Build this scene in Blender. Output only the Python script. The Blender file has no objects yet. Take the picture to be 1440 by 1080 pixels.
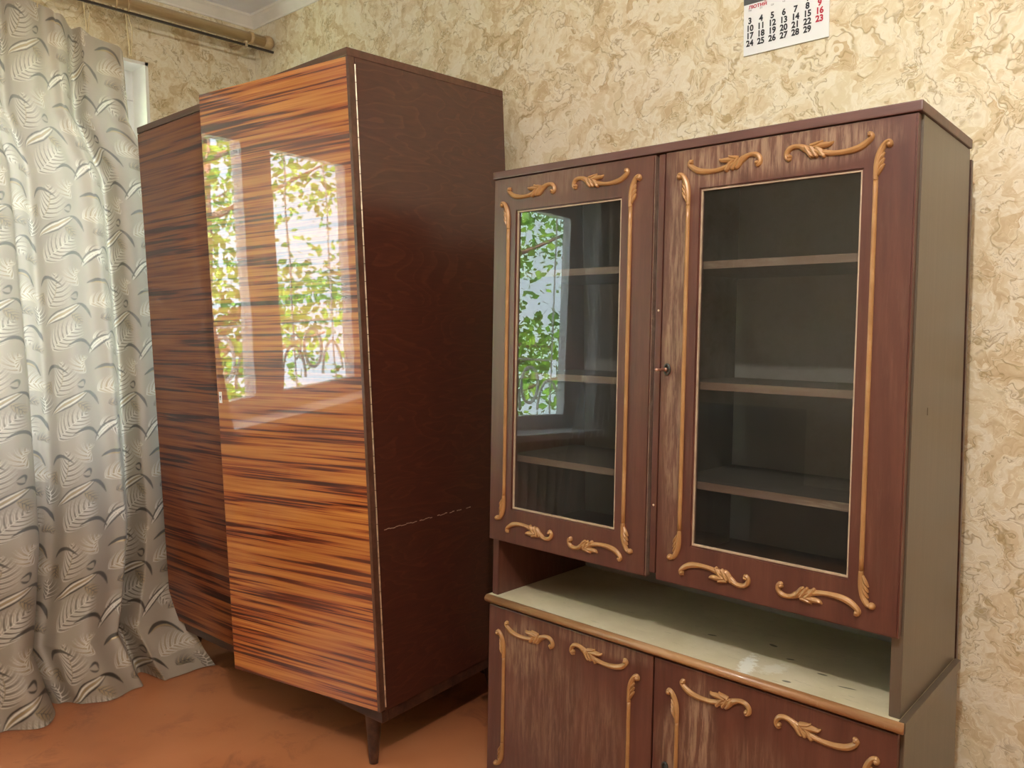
import bpy, bmesh, math, random
import numpy as np
from mathutils import Matrix, Vector, noise as mnoise

C = bpy.context.scene.collection
random.seed(4)
rng = np.random.RandomState(7)

# ------------------------------------------------------------------ camera
cd = bpy.data.cameras.new('camera')
cam = bpy.data.objects.new('camera', cd)
C.objects.link(cam)
cd.sensor_width = 36.0
cd.lens = 1123.3 / 1440 * 36
cd.shift_y = -14.66 / 1440
cd.clip_start = .02
yaw, pitch, roll = .7228, .0690, -.0091
fw = Vector((-math.sin(yaw) * math.cos(pitch), math.cos(yaw) * math.cos(pitch), -math.sin(pitch)))
rt = Vector((math.cos(yaw), math.sin(yaw), 0))
up = rt.cross(fw)
r2 = rt * math.cos(roll) + up * math.sin(roll)
u2 = -rt * math.sin(roll) + up * math.cos(roll)
m = Matrix((r2, u2, -fw)).transposed().to_4x4()
CAM = Vector((3.1212, -1.8713, 1.1881))
m.translation = CAM
cam.matrix_world = m
bpy.context.scene.camera = cam

# ------------------------------------------------------------------ world, sun, exposure
vs = bpy.context.scene.view_settings
vs.view_transform = 'Standard'
vs.look = 'None'
vs.gamma = 1
vs.exposure = 0.08
vs.use_curve_mapping = False
w = bpy.data.worlds.new('sky')
bpy.context.scene.world = w
w.use_nodes = True
bg = w.node_tree.nodes['Background']
bg.inputs[0].default_value = (.80, .90, 1, 1)
bg.inputs[1].default_value = 11.5
sd = bpy.data.lights.new('sun', 'SUN')
sd.energy = 75
sd.angle = .01
sd.color = (1, .95, .84)
sun = bpy.data.objects.new('sun', sd)
C.objects.link(sun)
sun.rotation_euler = Vector((-.15, -.75, -.62)).to_track_quat('-Z', 'Y').to_euler()
LAMP = (3.0, -1.68, 2.2)
LAMP_W = 68
# daylight enters through the window opening: portal that only guides sampling
pd = bpy.data.lights.new('window_portal', 'AREA')
pd.shape = 'RECTANGLE'
pd.size = 1.5
pd.size_y = 2.8
pd.cycles.is_portal = True
po = bpy.data.objects.new('window_portal', pd)
C.objects.link(po)
po.location = (-.3, -1.86, 1.42)
po.rotation_euler = (0, -math.pi / 2, 0)

# ------------------------------------------------------------------ helpers
def link(o, parent=None):
    C.objects.link(o)
    if parent is not None:
        o.parent = parent
    return o

def mesh_obj(name, verts, faces, mat, parent=None, smooth=False):
    me = bpy.data.meshes.new(name)
    me.from_pydata([tuple(v) for v in verts], [], faces)
    me.update()
    if mat: me.materials.append(mat)
    if smooth:
        me.shade_smooth()
    return link(bpy.data.objects.new(name, me), parent)

def bm_obj(name, bm, mat, parent=None, smooth=False):
    me = bpy.data.meshes.new(name)
    bm.normal_update()
    bm.to_mesh(me)
    bm.free()
    if mat: me.materials.append(mat)
    if smooth: me.shade_smooth()
    return link(bpy.data.objects.new(name, me), parent)

def add_box(bm, x0, x1, y0, y1, z0, z1, bev=0.0, seg=2):
    vs_ = [bm.verts.new(p) for p in ((x0, y0, z0), (x1, y0, z0), (x1, y1, z0), (x0, y1, z0),
                                     (x0, y0, z1), (x1, y0, z1), (x1, y1, z1), (x0, y1, z1))]
    fs = [bm.faces.new([vs_[i] for i in f]) for f in
          ((0, 3, 2, 1), (4, 5, 6, 7), (0, 1, 5, 4), (1, 2, 6, 5), (2, 3, 7, 6), (3, 0, 4, 7))]
    if bev > 0:
        es = list({e for f in fs for e in f.edges})
        bmesh.ops.bevel(bm, geom=es, offset=bev, segments=seg, profile=.6, affect='EDGES')

def box(name, x0, x1, y0, y1, z0, z1, mat, parent=None, bev=0.0015, seg=2):
    bm = bmesh.new()
    add_box(bm, x0, x1, y0, y1, z0, z1, bev, seg)
    return bm_obj(name, bm, mat, parent)

def boxes(name, lst, mat, parent=None, bev=0.0015):
    bm = bmesh.new()
    for b in lst: add_box(bm, *b, bev)
    return bm_obj(name, bm, mat, parent)

def add_tube(bm, pts, rad, n=10, closed=False, caps=True):
    pts = [Vector(p) for p in pts]
    rads = rad if isinstance(rad, (list, tuple)) else [rad] * len(pts)
    rings = []
    N = len(pts)
    prev = None
    for i, p in enumerate(pts):
        a = pts[(i - 1) % N] if (closed or i > 0) else p
        b = pts[(i + 1) % N] if (closed or i < N - 1) else p
        t = (b - a).normalized()
        ref = prev if prev is not None else (Vector((0, 0, 1)) if abs(t.z) < .9 else Vector((1, 0, 0)))
        n1 = (ref - t * ref.dot(t)).normalized()
        prev = n1
        n2 = t.cross(n1)
        rings.append([bm.verts.new(p + (n1 * math.cos(k * 2 * math.pi / n) + n2 * math.sin(k * 2 * math.pi / n)) * rads[i]) for k in range(n)])
    for i in range(N if closed else N - 1):
        A, B = rings[i], rings[(i + 1) % N]
        for k in range(n):
            bm.faces.new((A[k], A[(k + 1) % n], B[(k + 1) % n], B[k]))
    if caps and not closed:
        bm.faces.new(rings[0][::-1])
        bm.faces.new(rings[-1])

def tube(name, pts, rad, mat, parent=None, n=10, closed=False, smooth=True):
    bm = bmesh.new()
    add_tube(bm, pts, rad, n, closed)
    bmesh.ops.recalc_face_normals(bm, faces=bm.faces)
    return bm_obj(name, bm, mat, parent, smooth)

def empty(name, mw=None, loc=None):
    o = bpy.data.objects.new(name, None)
    C.objects.link(o)
    o.empty_display_size = .05
    if mw is not None: o.matrix_world = mw
    if loc is not None: o.location = loc
    return o

def tag(o, label, cat, group=None):
    o['label'] = label
    o['category'] = cat
    if group: o['group'] = group
    return o

def struct(o):
    o['kind'] = 'structure'
    return o

# ------------------------------------------------------------------ material helpers
class NT:
    def __init__(s, name):
        s.m = bpy.data.materials.new(name)
        s.m.use_nodes = True
        s.t = s.m.node_tree
        s.b = s.t.nodes['Principled BSDF']
        s.out = s.t.nodes['Material Output']
    def n(s, typ, **kw):
        nd = s.t.nodes.new(typ)
        for k, v in kw.items():
            if k.startswith('i_'):
                nd.inputs[k[2:].replace('_', ' ')].default_value = v
            else:
                setattr(nd, k, v)
        return nd
    def l(s, a, b): s.t.links.new(a, b)
    def coord(s, scale=(1, 1, 1), rot=(0, 0, 0), which='Object', loc=(0, 0, 0)):
        c = s.n('ShaderNodeTexCoord')
        mp = s.n('ShaderNodeMapping')
        mp.inputs['Scale'].default_value = scale
        mp.inputs['Rotation'].default_value = rot
        mp.inputs['Location'].default_value = loc
        s.l(c.outputs[which], mp.inputs[0])
        return mp.outputs[0]
    def noise(s, vec, scale, detail=4, rough=.55, dist=0.0):
        nd = s.n('ShaderNodeTexNoise')
        nd.inputs['Scale'].default_value = scale
        nd.inputs['Detail'].default_value = detail
        nd.inputs['Roughness'].default_value = rough
        nd.inputs['Distortion'].default_value = dist
        s.l(vec, nd.inputs['Vector'])
        return nd
    def ramp(s, fac, stops, interp='LINEAR'):
        r = s.n('ShaderNodeValToRGB')
        r.color_ramp.interpolation = interp
        els = r.color_ramp.elements
        while len(els) > 1: els.remove(els[-1])
        for i, (p, c) in enumerate(stops):
            if not isinstance(c, (tuple, list)): c = (c, c, c)
            e = els[0] if i == 0 else els.new(p)
            e.position = p
            e.color = (*c[:3], 1)
        s.l(fac, r.inputs[0])
        return r.outputs[0]
    def mix(s, fac, a, b, mode='MIX'):
        nd = s.n('ShaderNodeMix', data_type='RGBA', blend_type=mode)
        for sock, v in ((0, fac), (6, a), (7, b)):
            if isinstance(v, (int, float)): nd.inputs[sock].default_value = v
            elif isinstance(v, (tuple, list)): nd.inputs[sock].default_value = (*v[:3], 1)
            else: s.l(v, nd.inputs[sock])
        return nd.outputs[2]
    def math(s, op, a, b=0.0):
        nd = s.n('ShaderNodeMath', operation=op)
        for i, v in enumerate((a, b)):
            if isinstance(v, (int, float)): nd.inputs[i].default_value = v
            else: s.l(v, nd.inputs[i])
        return nd.outputs[0]
    def bump(s, h, strength=.3, dist=.01):
        nd = s.n('ShaderNodeBump')
        nd.inputs['Strength'].default_value = strength
        nd.inputs['Distance'].default_value = dist
        s.l(h, nd.inputs['Height'])
        s.l(nd.outputs[0], s.b.inputs['Normal'])
    def set(s, **kw):
        for k, v in kw.items():
            k = {'rough': 'Roughness', 'metal': 'Metallic', 'coat': 'Coat Weight', 'coatr': 'Coat Roughness',
                 'spec': 'Specular IOR Level', 'col': 'Base Color', 'sheen': 'Sheen Weight', 'coatior': 'Coat IOR'}[k]
            if isinstance(v, (tuple, list)): s.b.inputs[k].default_value = (*v[:3], 1)
            elif isinstance(v, (int, float)): s.b.inputs[k].default_value = v
            else: s.l(v, s.b.inputs[k])
        return s

def hexc(h):
    h = h.lstrip('#')
    out = []
    for i in (0, 2, 4):
        c = int(h[i:i + 2], 16) / 255
        out.append(c / 12.92 if c <= .04045 else ((c + .055) / 1.055) ** 2.4)
    return tuple(out)

def simple(name, col, rough=.5, metal=0, var=.15, scale=12, **kw):
    t = NT(name)
    v = t.coord()
    n = t.noise(v, scale, 3)
    c = t.mix(t.ramp(n.outputs['Fac'], [(.3, 0), (.7, 1)]), tuple(x * (1 - var) for x in col), tuple(min(1, x * (1 + var)) for x in col))
    t.set(col=c, rough=rough, metal=metal, **kw)
    return t.m

def wallpaper():
    t = NT('embossed_cream_wallpaper')
    v = t.coord()
    wn = t.noise(v, 4.5, 4, .6)
    sub = t.n('ShaderNodeVectorMath', operation='SUBTRACT')
    t.l(wn.outputs['Color'], sub.inputs[0]); sub.inputs[1].default_value = (.5, .5, .5)
    sc = t.n('ShaderNodeVectorMath', operation='SCALE'); t.l(sub.outputs[0], sc.inputs[0]); sc.inputs['Scale'].default_value = .34
    ad = t.n('ShaderNodeVectorMath', operation='ADD'); t.l(v, ad.inputs[0]); t.l(sc.outputs[0], ad.inputs[1])
    wv = ad.outputs[0]
    # trowelled flakes: cells of a warped voronoi, each with its own tone
    cell = t.n('ShaderNodeTexVoronoi', feature='F1'); cell.inputs['Scale'].default_value = 21
    t.l(wv, cell.inputs['Vector'])
    sep = t.n('ShaderNodeSeparateColor'); t.l(cell.outputs['Color'], sep.inputs[0])
    big = t.noise(wv, 10, 5, .62, 1.2)
    tone = t.math('ADD', t.math('MULTIPLY', sep.outputs['Red'], .30), t.math('MULTIPLY', big.outputs['Fac'], .95))
    patch = t.ramp(tone, [(.42, hexc('c9b28c')), (.52, hexc('d6c4a0')), (.60, hexc('dfd1b2')), (.70, hexc('e9e0ca')), (.80, hexc('dbcdac'))])
    # crease lines where the noise folds
    n1 = t.noise(wv, 6.5, 3, .5, .8)
    d1 = t.math('ABSOLUTE', t.math('SUBTRACT', n1.outputs['Fac'], .5))
    l1 = t.ramp(d1, [(.0, 1), (.006, .7), (.014, 0)])
    n2 = t.noise(wv, 12, 3, .5, 1.4)
    d2 = t.math('ABSOLUTE', t.math('SUBTRACT', n2.outputs['Fac'], .47))
    l2 = t.ramp(d2, [(.0, 1), (.008, .6), (.018, 0)])
    gate = t.ramp(t.noise(v, 9, 2).outputs['Fac'], [(.40, 0), (.50, 1)])
    gate2 = t.ramp(t.noise(v, 13, 2).outputs['Fac'], [(.46, 1), (.56, 0)])
    ll = t.math('MAXIMUM', t.math('MULTIPLY', l1, gate), t.math('MULTIPLY', l2, gate2))
    col = t.mix(t.math('MULTIPLY', ll, .7), patch, hexc('a18a5c'))
    # ivory tone along the raised ridges
    n3 = t.noise(wv, 17, 3, .5, 1.8)
    ridge = t.ramp(t.math('ABSOLUTE', t.math('SUBTRACT', n3.outputs['Fac'], .56)), [(.0, .6), (.02, .0)])
    col = t.mix(ridge, col, hexc('f2ead4'))
    t.set(col=col, rough=.55, spec=.3)
    h = t.math('ADD', t.math('MULTIPLY', ll, -.5), t.math('ADD', tone, t.math('MULTIPLY', ridge, .4)))
    t.bump(h, .4, .004)
    return t.m

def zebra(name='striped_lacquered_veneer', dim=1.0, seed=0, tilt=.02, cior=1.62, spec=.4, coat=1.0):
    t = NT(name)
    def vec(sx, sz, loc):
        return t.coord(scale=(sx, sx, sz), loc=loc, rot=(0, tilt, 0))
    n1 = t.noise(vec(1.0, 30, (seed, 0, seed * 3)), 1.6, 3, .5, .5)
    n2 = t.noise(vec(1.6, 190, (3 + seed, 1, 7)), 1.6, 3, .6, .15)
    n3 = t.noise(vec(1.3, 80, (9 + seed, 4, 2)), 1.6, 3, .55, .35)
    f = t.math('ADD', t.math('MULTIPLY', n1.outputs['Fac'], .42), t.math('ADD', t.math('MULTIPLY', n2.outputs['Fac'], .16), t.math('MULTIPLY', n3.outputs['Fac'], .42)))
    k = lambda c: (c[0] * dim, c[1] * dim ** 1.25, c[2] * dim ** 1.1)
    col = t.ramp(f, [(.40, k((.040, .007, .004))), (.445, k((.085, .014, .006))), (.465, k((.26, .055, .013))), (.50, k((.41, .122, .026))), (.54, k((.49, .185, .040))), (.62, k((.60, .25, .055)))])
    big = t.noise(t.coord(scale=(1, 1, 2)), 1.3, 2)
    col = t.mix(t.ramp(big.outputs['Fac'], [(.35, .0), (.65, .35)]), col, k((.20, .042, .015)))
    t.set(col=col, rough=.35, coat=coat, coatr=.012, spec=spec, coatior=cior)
    wob = t.noise(t.coord(), 3.2, 2)
    bp = t.n('ShaderNodeBump'); bp.inputs['Strength'].default_value = .035; bp.inputs['Distance'].default_value = .012
    t.l(wob.outputs['Fac'], bp.inputs['Height'])
    t.l(bp.outputs[0], t.b.inputs['Coat Normal'])
    return t.m

def wood(name, dark, mid, light=None, axis='z', scale=1.0, rough=.4, coat=.0, wear=0.0, wearcol=(.42, .33, .2), coatr=.1, streak=9, spec=.5, zones=None):
    t = NT(name)
    st = {'z': (streak, streak, .8), 'x': (.8, streak, streak), 'y': (streak, .8, streak)}[axis]
    v = t.coord(scale=tuple(s * scale for s in st))
    n = t.noise(v, 3.0, 6, .65, .4)
    v2 = t.coord(scale=tuple(s * scale * 3 for s in st))
    n2 = t.noise(v2, 3.0, 4, .6)
    f = t.math('ADD', t.math('MULTIPLY', n.outputs['Fac'], .7), t.math('MULTIPLY', n2.outputs['Fac'], .3))
    col = t.ramp(f, [(.36, dark), (.5, mid), (.64, light or mid)])
    if wear > 0:
        vw = t.coord(scale=(46, 46, 4.2), loc=(2, 0, 5)) if axis == 'z' else t.coord(scale=(3, 26, 26))
        nw = t.noise(vw, 2.4, 5, .7, .3)
        area = t.noise(t.coord(scale=(1, 1, .8), loc=(1.7, 0, 2.1)), 5.0, 2)
        mk = t.math('MULTIPLY', t.ramp(nw.outputs['Fac'], [(.50, 0), (.62, 1)]), t.ramp(area.outputs['Fac'], [(.48, 0.0), (.62, 1)]))
        fine = t.ramp(t.noise(t.coord(scale=(70, 70, 7)), 2.0, 3, .6).outputs['Fac'], [(.62, 0), (.72, .5)])
        mk = t.math('MAXIMUM', mk, t.math('MULTIPLY', fine, t.ramp(area.outputs['Fac'], [(.40, 0), (.5, 1)])))
        if zones:
            zm = None
            for (zx, zz, rx, rz, amp) in zones:
                c = t.n('ShaderNodeTexCoord')
                mp = t.n('ShaderNodeMapping', vector_type='TEXTURE')
                mp.inputs['Location'].default_value = (zx, 0, zz)
                mp.inputs['Scale'].default_value = (rx, .2, rz)
                t.l(c.outputs['Object'], mp.inputs[0])
                g = t.n('ShaderNodeTexGradient', gradient_type='SPHERICAL')
                t.l(mp.outputs[0], g.inputs[0])
                gg = t.ramp(g.outputs['Fac'], [(0, 0), (.45, amp)])
                zm = gg if zm is None else t.math('MAXIMUM', zm, gg)
            st_ = t.ramp(nw.outputs['Fac'], [(.44, 0), (.60, 1)])
            hz_ = t.math('MULTIPLY', zm, t.math('ADD', t.math('MULTIPLY', st_, .85), .15))
            mk = t.math('MAXIMUM', t.math('MULTIPLY', mk, .10), hz_)
        col = t.mix(t.math('MULTIPLY', mk, wear), col, wearcol)
    t.set(col=col, rough=rough, coat=coat, coatr=coatr, spec=spec)
    t.bump(f, .08, .002)
    return t.m

def rings_wood():
    t = NT('dark_flamed_plywood')
    v = t.coord(scale=(1, 1.6, 5.5))
    n = t.noise(v, 1.3, 3, .5, .5)
    saw = t.math('FRACT', t.math('MULTIPLY', n.outputs['Fac'], 16))
    line = t.ramp(saw, [(.0, 0), (.75, .25), (.95, 1), (1, 0)])
    fine = t.noise(t.coord(scale=(1, 6, 60)), 3, 4)
    col = t.mix(t.math('MULTIPLY', line, .55), (.060, .016, .009), (.115, .034, .017))
    col = t.mix(t.ramp(fine.outputs['Fac'], [(.4, .0), (.65, .35)]), col, (.028, .009, .006))
    # old scratches in the varnish
    t.set(col=col, rough=.3, coat=.6, coatr=.22, spec=.5)
    return t.m

def floor_mat():
    t = NT('painted_brown_floor')
    v = t.coord()
    n = t.noise(v, 1.6, 4)
    col = t.ramp(n.outputs['Fac'], [(.35, hexc('a0603c')), (.5, hexc('b37048')), (.68, hexc('c07d54'))])
    n2 = t.noise(v, 9, 5, .7, .5)
    n3 = t.noise(v, 2.2, 2)
    worn = t.math('MULTIPLY', t.ramp(n2.outputs['Fac'], [(.5, 0), (.62, 1)]), t.ramp(n3.outputs['Fac'], [(.5, 0), (.6, .6)]))
    col = t.mix(worn, col, hexc('7e4632'))
    pits = t.ramp(t.noise(v, 42, 2).outputs['Fac'], [(.74, 0), (.78, .7)])
    col = t.mix(pits, col, hexc('5e3018'))
    t.set(col=col, rough=t.ramp(n.outputs['Fac'], [(.3, .28), (.7, .42)]), spec=.5)
    t.bump(n2.outputs['Fac'], .08, .004)
    return t.m

def laminate():
    t = NT('dusty_pale_laminate')
    v = t.coord()
    n = t.noise(v, 6, 5, .6, .4)
    col = t.ramp(n.outputs['Fac'], [(.3, hexc('c0b392')), (.55, hexc('cec2a2')), (.75, hexc('d9ceb2'))])
    # chalky spill near the front edge and small dark marks
    def spot(cx, cy, sx, sy, ang, thr, tex):
        c = t.n('ShaderNodeTexCoord')
        mp = t.n('ShaderNodeMapping', vector_type='TEXTURE')
        mp.inputs['Location'].default_value = (cx, cy, .458)
        mp.inputs['Rotation'].default_value = (0, 0, ang)
        mp.inputs['Scale'].default_value = (sx, sy, .05)
        t.l(c.outputs['Object'], mp.inputs[0])
        g = t.n('ShaderNodeTexGradient', gradient_type='SPHERICAL')
        t.l(mp.outputs[0], g.inputs[0])
        if tex:
            nn = t.noise(v, 90, 4, .7)
            return t.ramp(t.math('ADD', g.outputs['Fac'], t.math('MULTIPLY', t.math('SUBTRACT', nn.outputs['Fac'], .5), 1.6)), [(.25, 0), (.55, thr)])
        return t.ramp(g.outputs['Fac'], [(.0, 0), (.25, thr)])
    col = t.mix(spot(.708, .05, .025, .10, .25, .9, True), col, hexc('efeee2'))
    col = t.mix(spot(.755, .075, .03, .06, -.3, .5, True), col, hexc('e6e4d6'))
    for (x, y, a, b, g) in ((.57, .16, .012, .004, .3), (.80, .035, .010, .005, .2), (.84, .12, .012, .004, .1), (.76, .15, .01, .004, .4), (.70, .20, .012, .006, -.3), (.9, .09, .02, .003, .2)):
        col = t.mix(spot(x, y, a, b, g, .8, False), col, hexc('3a372a'))
    sc = t.noise(t.coord(scale=(6, 30, 1)), 5, 3)
    col = t.mix(t.ramp(sc.outputs['Fac'], [(.64, 0), (.7, .35)]), col, hexc('8b8767'))
    t.set(col=col, rough=.42, spec=.4)
    return t.m

def gilt():
    t = NT('gilded_carving')
    v = t.coord()
    n = t.noise(v, 25, 3)
    col = t.ramp(n.outputs['Fac'], [(.3, (.31, .155, .055)), (.55, (.37, .19, .07)), (.75, (.45, .26, .115))])
    t.set(col=col, rough=.36, spec=.6, metal=.12)
    return t.m

def arch_glass(name, refl=1.5, tint=(.93, .97, .95), dust=0.0):
    t = NT(name)
    t.t.nodes.remove(t.b)
    tr = t.n('ShaderNodeBsdfTransparent'); tr.inputs[0].default_value = (*tint, 1)
    gl = t.n('ShaderNodeBsdfGlossy'); gl.inputs['Roughness'].default_value = 0.0
    fr = t.n('ShaderNodeFresnel'); fr.inputs['IOR'].default_value = refl
    mx = t.n('ShaderNodeMixShader')
    geo = t.n('ShaderNodeNewGeometry')      # the pane reflects at its outer face only (no internal total reflection)
    front = t.math('SUBTRACT', 1.0, geo.outputs['Backfacing'])
    t.l(t.math('MULTIPLY', fr.outputs[0], front), mx.inputs[0]); t.l(tr.outputs[0], mx.inputs[1]); t.l(gl.outputs[0], mx.inputs[2])
    last = mx.outputs[0]
    if dust > 0:
        df = t.n('ShaderNodeBsdfDiffuse'); df.inputs[0].default_value = (.6, .62, .56, 1)
        m2 = t.n('ShaderNodeMixShader')
        d = t.ramp(t.noise(t.coord(scale=(1, 1, 1)), 9, 5, .7).outputs['Fac'], [(.3, dust * .5), (.7, dust * 1.4)])
        t.l(d, m2.inputs[0]); t.l(last, m2.inputs[1]); t.l(df.outputs[0], m2.inputs[2])
        last = m2.outputs[0]
    t.l(last, t.out.inputs[0])
    return t.m

def curtain_mat(name='silvery_jacquard', trans=.18):
    t = NT(name)
    at = t.n('ShaderNodeVertexColor', layer_name='weave')
    sp = t.n('ShaderNodeSeparateColor')
    t.l(at.outputs[0], sp.inputs[0])
    base = t.ramp(t.noise(t.coord(), 4, 2).outputs['Fac'], [(.3, hexc('9c8f80')), (.7, hexc('ab9e8d'))])
    c = t.mix(sp.outputs['Green'], base, hexc('e6e0d4'))
    c = t.mix(sp.outputs['Blue'], c, hexc('a89062'))
    c = t.mix(sp.outputs['Red'], c, hexc('332a22'))
    t.set(col=c, rough=t.math('SUBTRACT', .5, t.math('MULTIPLY', t.math('MAXIMUM', sp.outputs['Green'], sp.outputs['Blue']), .18)), spec=.4, sheen=.0)
    t.l(t.math('MULTIPLY', sp.outputs['Blue'], .45), t.b.inputs['Metallic'])
    h = t.math('ADD', sp.outputs['Red'], t.math('MULTIPLY', t.math('ADD', sp.outputs['Green'], sp.outputs['Blue']), .7))
    t.bump(h, .35, .003)
    tl = t.n('ShaderNodeBsdfTranslucent')
    t.l(t.mix(.35, c, (1, .97, .92)), tl.inputs[0])
    mx = t.n('ShaderNodeMixShader'); mx.inputs[0].default_value = trans
    t.l(t.b.outputs[0], mx.inputs[1]); t.l(tl.outputs[0], mx.inputs[2])
    t.l(mx.outputs[0], t.out.inputs[0])
    return t.m

M_wall = wallpaper()
M_ceil = simple('ceiling_paint', hexc('f2f3fa'), .8, var=.03)
M_corn = simple('cornice_plaster', hexc('ece8e0'), .7, var=.04)
M_floor = floor_mat()
M_white = simple('white_window_plastic', hexc('eeeeee'), .3, var=.02)
M_reveal = simple('white_reveal_plaster', hexc('f0efea'), .7, var=.03)
M_zebra = zebra()
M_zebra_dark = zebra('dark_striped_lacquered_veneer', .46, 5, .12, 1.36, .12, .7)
M_side = rings_wood()
M_dkwood = wood('dark_stained_wood', (.022, .008, .005), (.05, .018, .010), (.085, .034, .018), 'x', rough=.4, coat=.2)
M_topw = wood('brown_wardrobe_top', (.06, .024, .014), (.095, .038, .022), (.13, .055, .033), 'x', rough=.4, coat=.2)
M_cab = wood('reddish_cabinet_veneer', (.062, .017, .0105), (.088, .026, .016), (.115, .038, .023), 'z', rough=.42, coat=.25, coatr=.3, wear=.75, wearcol=(.34, .22, .14), zones=[(.75, 1.515, .27, .055, .9), (.62, 1.50, .10, .06, .8), (.545, 1.15, .035, .55, .75), (.20, 1.52, .2, .04, .35), (.12, .34, .09, .10, .8), (.2, .22, .16, .22, .4), (.62, .26, .05, .20, .9), (.55, .24, .04, .10, .8), (.75, .24, .1, .12, .35), (.36, .20, .10, .14, .35), (.35, .42, .2, .03, .5)])
M_cabtop = wood('dark_cabinet_top', (.075, .03, .024), (.105, .045, .036), (.14, .06, .048), 'x', rough=.45, coat=.2)
M_cabside = wood('dusty_olive_brown_veneer', (.082, .060, .040), (.090, .066, .044), (.098, .073, .050), 'z', rough=.38, coat=.3, coatr=.25, streak=20)
M_cabin = wood('cabinet_interior_board', (.045, .036, .028), (.06, .048, .038), (.075, .06, .046), 'z', rough=.6)
M_backp = simple('fibreboard_back', hexc('8b8580'), .7, var=.12, scale=5)
M_shelf = wood('pale_shelf_edge', (.14, .085, .06), (.18, .11, .08), (.22, .15, .11), 'x', rough=.5, wear=.3, wearcol=(.6, .5, .36))
M_edge = wood('worn_orange_edging', (.22, .10, .04), (.30, .145, .06), (.40, .22, .10), 'x', rough=.4, coat=.2, wear=.4, wearcol=(.55, .4, .25))
M_lam = laminate()
M_gilt = gilt()
M_putty = simple('pale_glazing_bead', hexc('a8927a'), .5, var=.2, scale=30)
M_glass = arch_glass('cabinet_glass', 1.62, (.86, .87, .86), dust=.012)
M_wglass = arch_glass('window_glass', 1.45, (.97, .99, .98))
M_metal = simple('old_dark_metal', (.10, .11, .10), .4, metal=.9, var=.3, scale=60)
M_brass = simple('copper_key_metal', (.62, .36, .26), .35, metal=.8, var=.2, scale=60)
M_hinge = simple('worn_piano_hinge', (.62, .52, .38), .4, metal=.7, var=.4, scale=40)
M_rod = wood('varnished_rod_wood', (.36, .24, .12), (.48, .34, .18), (.58, .43, .25), 'y', rough=.35, coat=.4)
M_cord = simple('cotton_cord', hexc('d8c9a0'), .8)
M_rail = simple('dark_metal_rail', (.06, .05, .04), .4, metal=.6)
M_paper = simple('glossy_calendar_paper', hexc('eceef0'), .35, var=.01)
M_ink = simple('dark_blue_ink', hexc('23262e'), .5, var=.02)
M_red = simple('red_ink', hexc('b8203c'), .5, var=.02)
M_photo = simple('dark_printed_picture', hexc('55585a'), .35, var=.3, scale=25)
M_grille = simple('white_painted_iron', hexc('f2f2f0'), .4, var=.03)
M_bark = simple('tree_bark', hexc('8a6a5c'), .9, var=.3, scale=14)
M_rad = simple('cast_iron_radiator_paint', hexc('c9c5bb'), .4, var=.05)
M_black = simple('black_plastic', (.012, .012, .013), .25, var=.2)
M_screen = simple('dark_screen', (.008, .009, .01), .08, var=.1)
M_curt = curtain_mat()

# ------------------------------------------------------------------ room shell
YB, ZC, YN, XR = .03, 2.465, -4.1, 4.7
struct(box('floor', -.5, XR + .3, YN - .3, YB + .3, -.15, 0, M_floor, bev=0))
struct(box('ceiling', -.5, XR + .3, YN - .3, YB + .3, ZC, ZC + .15, M_ceil, bev=0))
struct(box('wall_back', -.5, XR + .3, YB, YB + .25, 0, ZC, M_wall, bev=0))
struct(box('wall_right', XR, XR + .25, YN, YB, 0, ZC, M_wall, bev=0))
struct(box('wall_front', -.5, XR + .3, YN - .25, YN, 0, ZC, M_wall, bev=0))
OY0, OY1, OZ0, OZ1 = -3.32, -.43, .62, 2.18      # window opening in the left wall
bm = bmesh.new()
for b in ((-.3, 0, YN, OY0, 0, ZC), (-.3, 0, OY1, YB, 0, ZC), (-.3, 0, OY0, OY1, 0, OZ0), (-.3, 0, OY0, OY1, OZ1, ZC)):
    add_box(bm, *b)
struct(bm_obj('wall_left', bm, M_wall))
# white plastered reveal lining
rv = boxes('trim_1', [(-.12, -.001, OY1 - .012, OY1, OZ0, OZ1), (-.12, -.001, OY0, OY0 + .012, OZ0, OZ1), (-.12, -.001, OY0, OY1, OZ1 - .012, OZ1)], M_reveal, bev=0)
struct(rv)

def cornice(name, path):
    # profile (distance from wall, drop from ceiling)
    prof = [(0, .044), (.006, .044), (.008, .037), (.016, .028), (.029, .014), (.037, .008), (.040, .007), (.044, .0)]
    bm = bmesh.new()
    rings = []
    for (p, n) in path:
        rings.append([bm.verts.new((p[0] + n[0] * a, p[1] + n[1] * a, ZC - d)) for a, d in prof])
    for A, B in zip(rings, rings[1:]):
        for k in range(len(prof) - 1):
            bm.faces.new((A[k], B[k], B[k + 1], A[k + 1]))
    return struct(bm_obj(name, bm, M_corn))
cornice('trim_2', [((0, YB), (1, -1)), ((XR, YB), (-1, -1))])
cornice('trim_3', [((0, YN), (1, 1)), ((0, YB), (1, -1))])

# skirting boards
struct(box('baseboard_left', 0, .018, YN, YB, 0, .08, M_dkwood))
struct(box('baseboard_back', .018, XR, YB - .018, YB, 0, .08, M_dkwood))

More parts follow.
